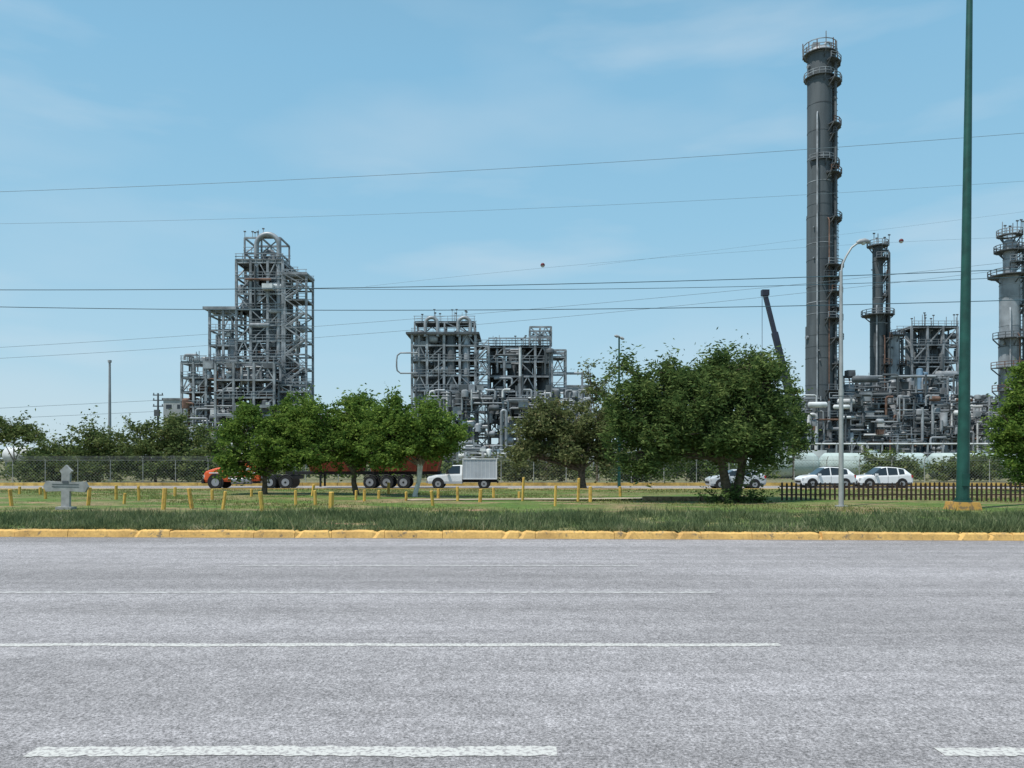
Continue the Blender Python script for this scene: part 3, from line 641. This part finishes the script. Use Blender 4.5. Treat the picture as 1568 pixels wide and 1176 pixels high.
for p in(605,613,622): mb.box(xp-.7,xp+.7,d-.08,d+.08,Z(p,d)-.07,Z(p,d)+.07,0); [mb.cyl((xp+q,d,Z(p,d)),(xp+q,d,Z(p,d)+.3),.08,6,0) for q in(-.6,.6)]
mb.box(xp-.35,xp+.35,d-.5,d-.1,Z(632,d)-.5,Z(632,d)+.4,0)
mb.obj('utility_pole',[STEELD])
d=120; mb=MB(); xp=X(98,d); mb.tube([(xp,d,0),(xp,d,Z(672,d))],[.15,.1],8,0); mb.box(xp-.3,xp+.3,d-.1,d+.1,Z(672,d),Z(668,d),0); mb.obj('floodlight_pole',[LG])
# ------------------------------------------------------------ wires
WM=mat('power_cable',(0.05,0.10,0.13),.5,.1,1); WT=mat('thin_cable',(0.15,0.20,0.23),.5,.1,1)
wl=[([(0,294),(400,277),(860,252),(1230,231),(1568,203)],95,.027,WT),([(0,343),(400,333),(750,322),(1230,299),(1568,277)],95,.017,WT),
([(0,444),(480,441),(960,433),(1400,418),(1568,412)],70,.036,WM),([(0,470),(480,475),(900,473),(1300,467),(1568,459)],70,.036,WM),
([(480,442),(900,443),(1300,434),(1568,424)],74,.028,WM),
([(0,530),(300,516),(600,492),(900,464),(1200,436),(1568,400)],90,.02,WT),([(0,546),(300,534),(600,510),(900,480),(1200,448),(1568,412)],90,.02,WT),
([(0,625),(240,613)],108,.026,WT),([(0,641),(240,630)],108,.026,WT),
([(560,440),(831,407),(1100,391),(1380,370),(1568,362)],110,.014,WT),([(1000,392),(1230,372),(1568,322)],110,.012,WT)]
for pts,d,r,m in wl:
    a=np.array(pts,float); co=np.polyfit(a[:,0],a[:,1],2 if len(pts)>3 else 1)
    x0=-700 if a[0,0]<=0 else a[0,0]-(0 if a[0,0]<700 and a[0,0]>0 and d!=74 else 100); x1=2300 if a[-1,0]>1000 else a[-1,0]
    q=np.linspace(x0,x1,36); y=np.polyval(co,q); mb=MB()
    mb.tube([(X(p,d),d,Z(v,d)) for p,v in zip(q,y)],r,5,0); mb.obj('power_line',[m])
RB=mat('marker_ball_red',(0.12,0.02,0.025),.5,.1,1)
for px,py in((831,406),(1380,369)):
    mb=MB(); d=110; R=.32; mb.tube([(X(px,d),d,Z(py,d)-R*math.cos(t)) for t in np.linspace(0.1,math.pi-.1,9)],[R*math.sin(t) for t in np.linspace(0.1,math.pi-.1,9)],12,0)
    for i in range(len(mb.f)):
        if np.mean([mb.v[k][2] for k in mb.f[i]])<Z(py,d)-.1: mb.m[i]=1
    mb.obj('cable_marker_ball',[RB,WHITE])
# ------------------------------------------------------------ vehicles
TY=mat('tyre',(0.02,0.02,0.02),.8,.2,5); RIM=mat('wheel_rim',(0.35,0.35,0.36),.35,.1,3,metal=.6); GLS=mat('car_glass',(0.015,0.02,0.025),.08,.1,1,spec=.8); DK=mat('black_trim',(0.02,0.02,0.02),.6,.2,3)
HL=mat('headlamp',(0.6,0.6,0.6),.15,.05,3); TLm=mat('tail_lamp',(0.4,0.02,0.02),.3,.05,3)
def wheel(mb,x,y,r,w,side,ti,ri):
    mb.tube([(x,y-w/2,r),(x,y+w/2,r)],r,20,ti)
    yy=y+side*(w/2+.005); mb.tube([(x,yy-.01,r),(x,yy+.01,r)],r*.6,16,ri); mb.tube([(x,yy-.02,r),(x,yy+.02,r)],r*.18,8,ti)
def loft(mb,st,body=0,glass=1):
    rings=[]
    for(x,zb,zl,zt,w,wt,g,tg) in st:
        rings.append([(x,-w*.92,zb),(x,-w,zb+.18),(x,-w,zl-.12),(x,-w*.97,zl),(x,-wt,zt-.05),(x,-wt*.88,zt),(x,wt*.88,zt),(x,wt,zt-.05),(x,w*.97,zl),(x,w,zl-.12),(x,w,zb+.18),(x,w*.92,zb)])
    for i in range(len(st)-1):
        a,b=rings[i],rings[i+1]
        for k in range(12):
            k2=(k+1)%12; m=body
            if st[i][6] and k in(3,7): m=glass
            if st[i][7] and k in(4,5,6): m=glass
            mb._add([a[k],b[k],b[k2],a[k2]],[(0,1,2,3)],m)
    mb._add(rings[0],[tuple(range(12))],body); mb._add(rings[-1],[tuple(range(12))[::-1]],body)
def car(name,loc,col,suv=True):
    P=mat(name+'_paint',col,.3,.04,1,spec=.6); P.node_tree.nodes['Principled BSDF'].inputs['Coat Weight'].default_value=.5
    e=empty(name,loc)
    h=1.68 if suv else 1.52; r=.35
    st=[(0,.38,.70,.72,.70,.60,0,0),(.1,.25,.80,.84,.82,.72,0,0),(.35,.22,.90,.95,.89,.78,0,0),(.7,.22,.95,1.01,.9,.78,0,0),(1.1,.22,.97,1.05,.9,.8,0,1),(1.18,.22,.98,1.10,.9,.78,1,1),(1.85,.22,1.0,h-.08,.9,.66,1,0),(2.15,.22,1.01,h-.01,.9,.66,1,0),(2.25,.22,1.01,h,.9,.66,0,0),(2.33,.22,1.01,h,.9,.66,1,0),(3.1,.22,1.04,h-.05,.9,.65,0,0),(3.2,.22,1.05,h-.07,.9,.65,1,0),(3.65,.25,1.1,h-.15,.88,.63,0,0),(3.8,.27,1.12,h-.2,.87,.62,0,1),(4.18,.3,1.05,1.16,.84,.7,0,0),(4.3,.34,.98,1.02,.80,.70,0,0),(4.35,.42,.8,.84,.76,.66,0,0)]
    mb=MB(); loft(mb,st); mb.obj('body',[P,GLS],e)
    mb=MB()
    for x in(.82,3.42):
        for s in(-1,1):
            mb.tube([(x,s*.80,r+.02),(x,s*.915,r+.02)],r+.07,20,2); wheel(mb,x,s*.84,r,.18,s,0,1)
    mb.obj('wheels',[TY,RIM,DK],e)
    mb=MB(); mb.box(-.02,.05,-.6,.6,.42,.58,0); mb.box(.3,4.1,-.912,-.905,.24,.38,0)
    for s in(-1,1):
        mb.box(.03,.3,s*.78-.06,s*.78+.06,.66,.80,1); mb.box(4.14,4.3,s*.78-.06,s*.78+.06,.82,1.02,2); mb.box(1.25,1.45,s*.98-.08,s*.98+.08,1.0,1.15,3)
        for x in(1.25,2.29,3.14): mb.box(x,x+.012,s*.904-.004,s*.904+.004,.35,.95,0)
        mb.box(1.9,3.4,s*.56-.02,s*.56+.02,h,h+.03,0)
    mb.obj('trim',[DK,HL,TLm,P],e); return e
d=62; car('white_suv',(X(1222,d),d,0),(.76,.77,.78)); car('white_suv',(X(1308,d),d,0),(.78,.79,.8)); car('silver_hatchback',(X(1083,60),60,0),(.48,.50,.52),False)
def pickup():
    W_=mat('pickup_white_paint',(.70,.71,.71),.4,.05,1); BX=mat('cargo_box_panel',(.40,.43,.46),.5,.1,1)
    e=empty('box_pickup_truck',(X(657,61),60.5,0))
    st=[(0,.5,.85,.88,.8,.7,0,0),(.12,.4,.95,1.0,.92,.8,0,0),(.9,.4,1.08,1.12,.95,.85,0,0),(1.35,.4,1.12,1.16,.95,.84,0,1),(1.45,.4,1.14,1.22,.95,.82,1,1),(1.95,.4,1.15,1.82,.95,.72,1,0),(2.55,.4,1.16,1.84,.95,.72,0,0),(2.7,.4,1.16,1.8,.95,.72,0,0)]
    mb=MB(); loft(mb,st); mb.obj('cab',[W_,GLS],e)
    mb=MB(); mb.box(2.75,5.4,-1.0,1.0,.78,2.3,0)
    for x in(2.75,5.34):
        for s in(-1,1): mb.box(x,x+.06,s*1.01-.03,s*1.01+.03,.76,2.32,1)
    for z in(.74,2.28):
        for s in(-1,1): mb.box(2.75,5.4,s*1.015-.03,s*1.015+.03,z,z+.07,1)
    for i in range(1,9): mb.box(2.75+i*.295,2.77+i*.295,-1.012,-.995,.85,2.24,1)
    mb.obj('cargo_box',[BX,W_],e)
    mb=MB(); mb.box(2.7,5.4,-.4,.4,.5,.74,2); mb.box(-.1,.03,-.85,.85,.45,.62,1); mb.box(5.4,5.5,-.8,.8,.45,.6,2)
    for x in(.85,4.4):
        for s in(-1,1): mb.tube([(x,s*.83,.42),(x,s*.965,.42)],.47,20,2); wheel(mb,x,s*.88,.38,.22,s,0,1)
    for s in(-1,1): mb.box(-.01,.15,s*.72-.1,s*.72+.1,.72,.86,3); mb.box(1.5,1.65,s*1.1-.1,s*1.1+.1,1.15,1.4,2)
    mb.obj('chassis',[TY,RIM,DK,HL],e)
pickup()
def semi():
    O=mat('orange_truck_paint',(.62,.095,.02),.35,.08,1,spec=.5); OR=mat('rust_red_trailer_paint',(.24,.05,.022),.7,.3,1.2); WS=mat('white_stripe',(.7,.7,.7),.5,.05,1)
    e=empty('dump_trailer_truck',(X(322,61),60.6,0)); 
    st=[(0,.55,1.15,1.2,.85,.75,0,0),(.15,.5,1.3,1.38,1.0,.85,0,0),(.9,.55,1.5,1.6,1.1,.92,0,0),(1.7,.55,1.62,1.75,1.15,.98,0,1),(1.8,.55,1.66,1.82,1.2,1.0,1,1),(2.25,.55,1.68,2.5,1.2,1.0,1,0),(3.0,.55,1.7,2.58,1.2,1.0,0,0),(3.15,.6,1.7,2.6,1.2,1.05,0,0),(3.4,.6,1.7,2.72,1.2,1.1,0,0),(4.4,.6,1.7,2.75,1.2,1.1,0,0)]
    mb=MB(); loft(mb,st); mb.obj('cab',[O,GLS],e)
    mb=MB(); mb.box(1.85,4.3,-1.212,-1.203,1.18,1.3,0); mb.box(.5,1.6,-1.14,-1.1,1.2,1.27,0); mb.box(3.35,4.2,-1.215,-1.203,1.45,1.62,0); mb.box(2.0,2.8,-1.213,-1.203,.8,.95,0); mb.obj('stripes',[WS],e)
    mb=MB()
    mb.box(-.12,.05,-1.05,1.05,.42,.75,2); mb.box(-.03,.02,-.55,.55,.8,1.2,1)
    for s in(-1,1):
        mb.box(-.01,.14,s*.78-.13,s*.78+.13,.88,1.08,3); mb.tube([(4.55,s*1.0,.8),(4.55,s*1.0,3.1)],.08,8,1); mb.tube([(2.3,s*1.15,.65),(3.8,s*1.15,.65)],.3,14,1); mb.box(1.9,2.0,s*1.35-.08,s*1.35+.08,1.6,2.1,2)
    mb.box(.8,7.4,-.42,.42,.75,1.05,2); mb.box(6.2,18.3,-.45,.45,1.1,1.35,2)
    for x in(1.0,5.15,6.4,12.9,14.2,15.5):
        for s in(-1,1): wheel(mb,x,s*1.0,.5,.3,s,0,1)
    for x in(5.15,6.4,12.9,14.2,15.5):
        for s in(-1,1): mb.tube([(x+.58*math.cos(t),s*1.0,.5+.58*math.sin(t)) for t in np.linspace(.5,math.pi-.5,7)],.05,4,2)
    mb.tube([(1.0,-1.02,.55),(1.0,-1.15,.55)],.62,20,2); mb.tube([(1.0,-1.1,.5),(1.0,-1.19,.5)],.49,20,0); mb.tube([(1.0,-1.17,.5),(1.0,-1.2,.5)],.3,14,1)
    for s in(-.7,.7): mb.beam((9.0,s,1.1),(9.0,s,.15),.14,2)
    mb.obj('chassis_and_wheels',[TY,RIM,DK,HL],e)
    def bin_(a,b,nm):
        mb=MB(); mb._add([(a+.35,-.95,1.36),(b-.35,-.95,1.36),(b-.35,.95,1.36),(a+.35,.95,1.36),(a,-1.22,2.85),(b,-1.22,2.85),(b,1.22,2.85),(a,1.22,2.85)],[(0,3,2,1),(0,1,5,4),(1,2,6,5),(2,3,7,6),(3,0,4,7)],0)
        n=int((b-a)/.9)
        for i in range(n+1):
            t=i/n; xa=a+.35+(b-a-.7)*t; xb=a+(b-a)*t; mb.beam((xa,-.98,1.36),(xb,-1.25,2.84),.1,0); mb.beam((xa,.98,1.36),(xb,1.25,2.84),.1,0)
        for s in(-1.24,1.24): mb.beam((a,s,2.86),(b,s,2.86),.14,0)
        mb.obj(nm,[OR],e)
    bin_(8.0,12.4,'dump_body_front'); bin_(12.7,18.4,'dump_body_rear')
semi()
# ------------------------------------------------------------ sky and sun
EL,AZ=66,-125
s=Vector((math.cos(math.radians(EL))*math.sin(math.radians(AZ)),math.cos(math.radians(EL))*math.cos(math.radians(AZ)),math.sin(math.radians(EL))))
L=bpy.data.lights.new('sun','SUN'); L.energy=4.7; L.angle=math.radians(.5); L.color=(1,.96,.9)
lo=bpy.data.objects.new('sun',L); sc.collection.objects.link(lo); lo.rotation_euler=s.to_track_quat('Z','Y').to_euler()
w=bpy.data.worlds.new('World'); sc.world=w; w.use_nodes=True; nt=w.node_tree; n=nt.nodes; bg=n['Background']
sk=n.new('ShaderNodeTexSky'); sk.sky_type='NISHITA'; sk.sun_disc=False; sk.sun_elevation=math.radians(EL); sk.sun_rotation=math.radians(AZ%360); sk.air_density=1.0; sk.dust_density=1.0; sk.ozone_density=1.0
tc=n.new('ShaderNodeTexCoord')
sx=n.new('ShaderNodeSeparateXYZ'); nt.links.new(tc.outputs['Generated'],sx.inputs[0])
hr=n.new('ShaderNodeValToRGB'); e=hr.color_ramp.elements
e[0].position=0.0; e[0].color=(.56,.72,.80,1); e[1].position=.62; e[1].color=(.21,.43,.62,1)
for p_,c_ in((.12,(.43,.67,.82,1)),(.28,(.31,.59,.79,1)),(.45,(.25,.525,.75,1))): q=e.new(p_); q.color=c_
nt.links.new(sx.outputs['Z'],hr.inputs['Fac'])
hm=n.new('ShaderNodeVectorMath'); hm.operation='SCALE'; hm.inputs['Scale'].default_value=1/.13; nt.links.new(hr.outputs['Color'],hm.inputs[0])
m0=n.new('ShaderNodeMix'); m0.data_type='RGBA'; m0.inputs[0].default_value=.9; nt.links.new(sk.outputs[0],m0.inputs[6]); nt.links.new(hm.outputs[0],m0.inputs[7])
def cloud(scale,scl,loc,lo_,hi_,amt,ro):
    mp=n.new('ShaderNodeMapping'); mp.inputs['Scale'].default_value=scl; mp.inputs['Location'].default_value=loc
    no=n.new('ShaderNodeTexNoise'); no.inputs['Scale'].default_value=scale; no.inputs['Detail'].default_value=6; no.inputs['Roughness'].default_value=ro
    nt.links.new(tc.outputs['Generated'],mp.inputs['Vector']); nt.links.new(mp.outputs[0],no.inputs['Vector'])
    r=n.new('ShaderNodeValToRGB'); r.color_ramp.elements[0].position=lo_; r.color_ramp.elements[0].color=(0,0,0,1); r.color_ramp.elements[1].position=hi_; r.color_ramp.elements[1].color=(amt,amt,amt,1)
    nt.links.new(no.outputs['Fac'],r.inputs['Fac']); return r.outputs['Color']
cur=m0.outputs[2]
for fac in(cloud(1.7,(1,1,3.0),(.9,.2,.45),.48,.82,.7,.42),cloud(2.6,(1,1,4.5),(3.1,.7,1.9),.54,.80,.5,.48)):
    mx=n.new('ShaderNodeMix'); mx.data_type='RGBA'; nt.links.new(fac,mx.inputs[0]); nt.links.new(cur,mx.inputs[6]); mx.inputs[7].default_value=(5.0,5.8,6.4,1); cur=mx.outputs[2]
nt.links.new(cur,bg.inputs['Color']); bg.inputs['Strength'].default_value=.13
# camera
cd=bpy.data.cameras.new('camera'); cam=bpy.data.objects.new('camera',cd); sc.collection.objects.link(cam); sc.camera=cam
cam.location=(0,0,H); cam.rotation_euler=(math.radians(90),0,0); cd.sensor_width=36; cd.lens=F/1568*36; cd.shift_y=114/1568; cd.clip_end=8000; cd.clip_start=.1
sc.view_settings.view_transform='Standard'; sc.view_settings.look='None'; sc.view_settings.exposure=0
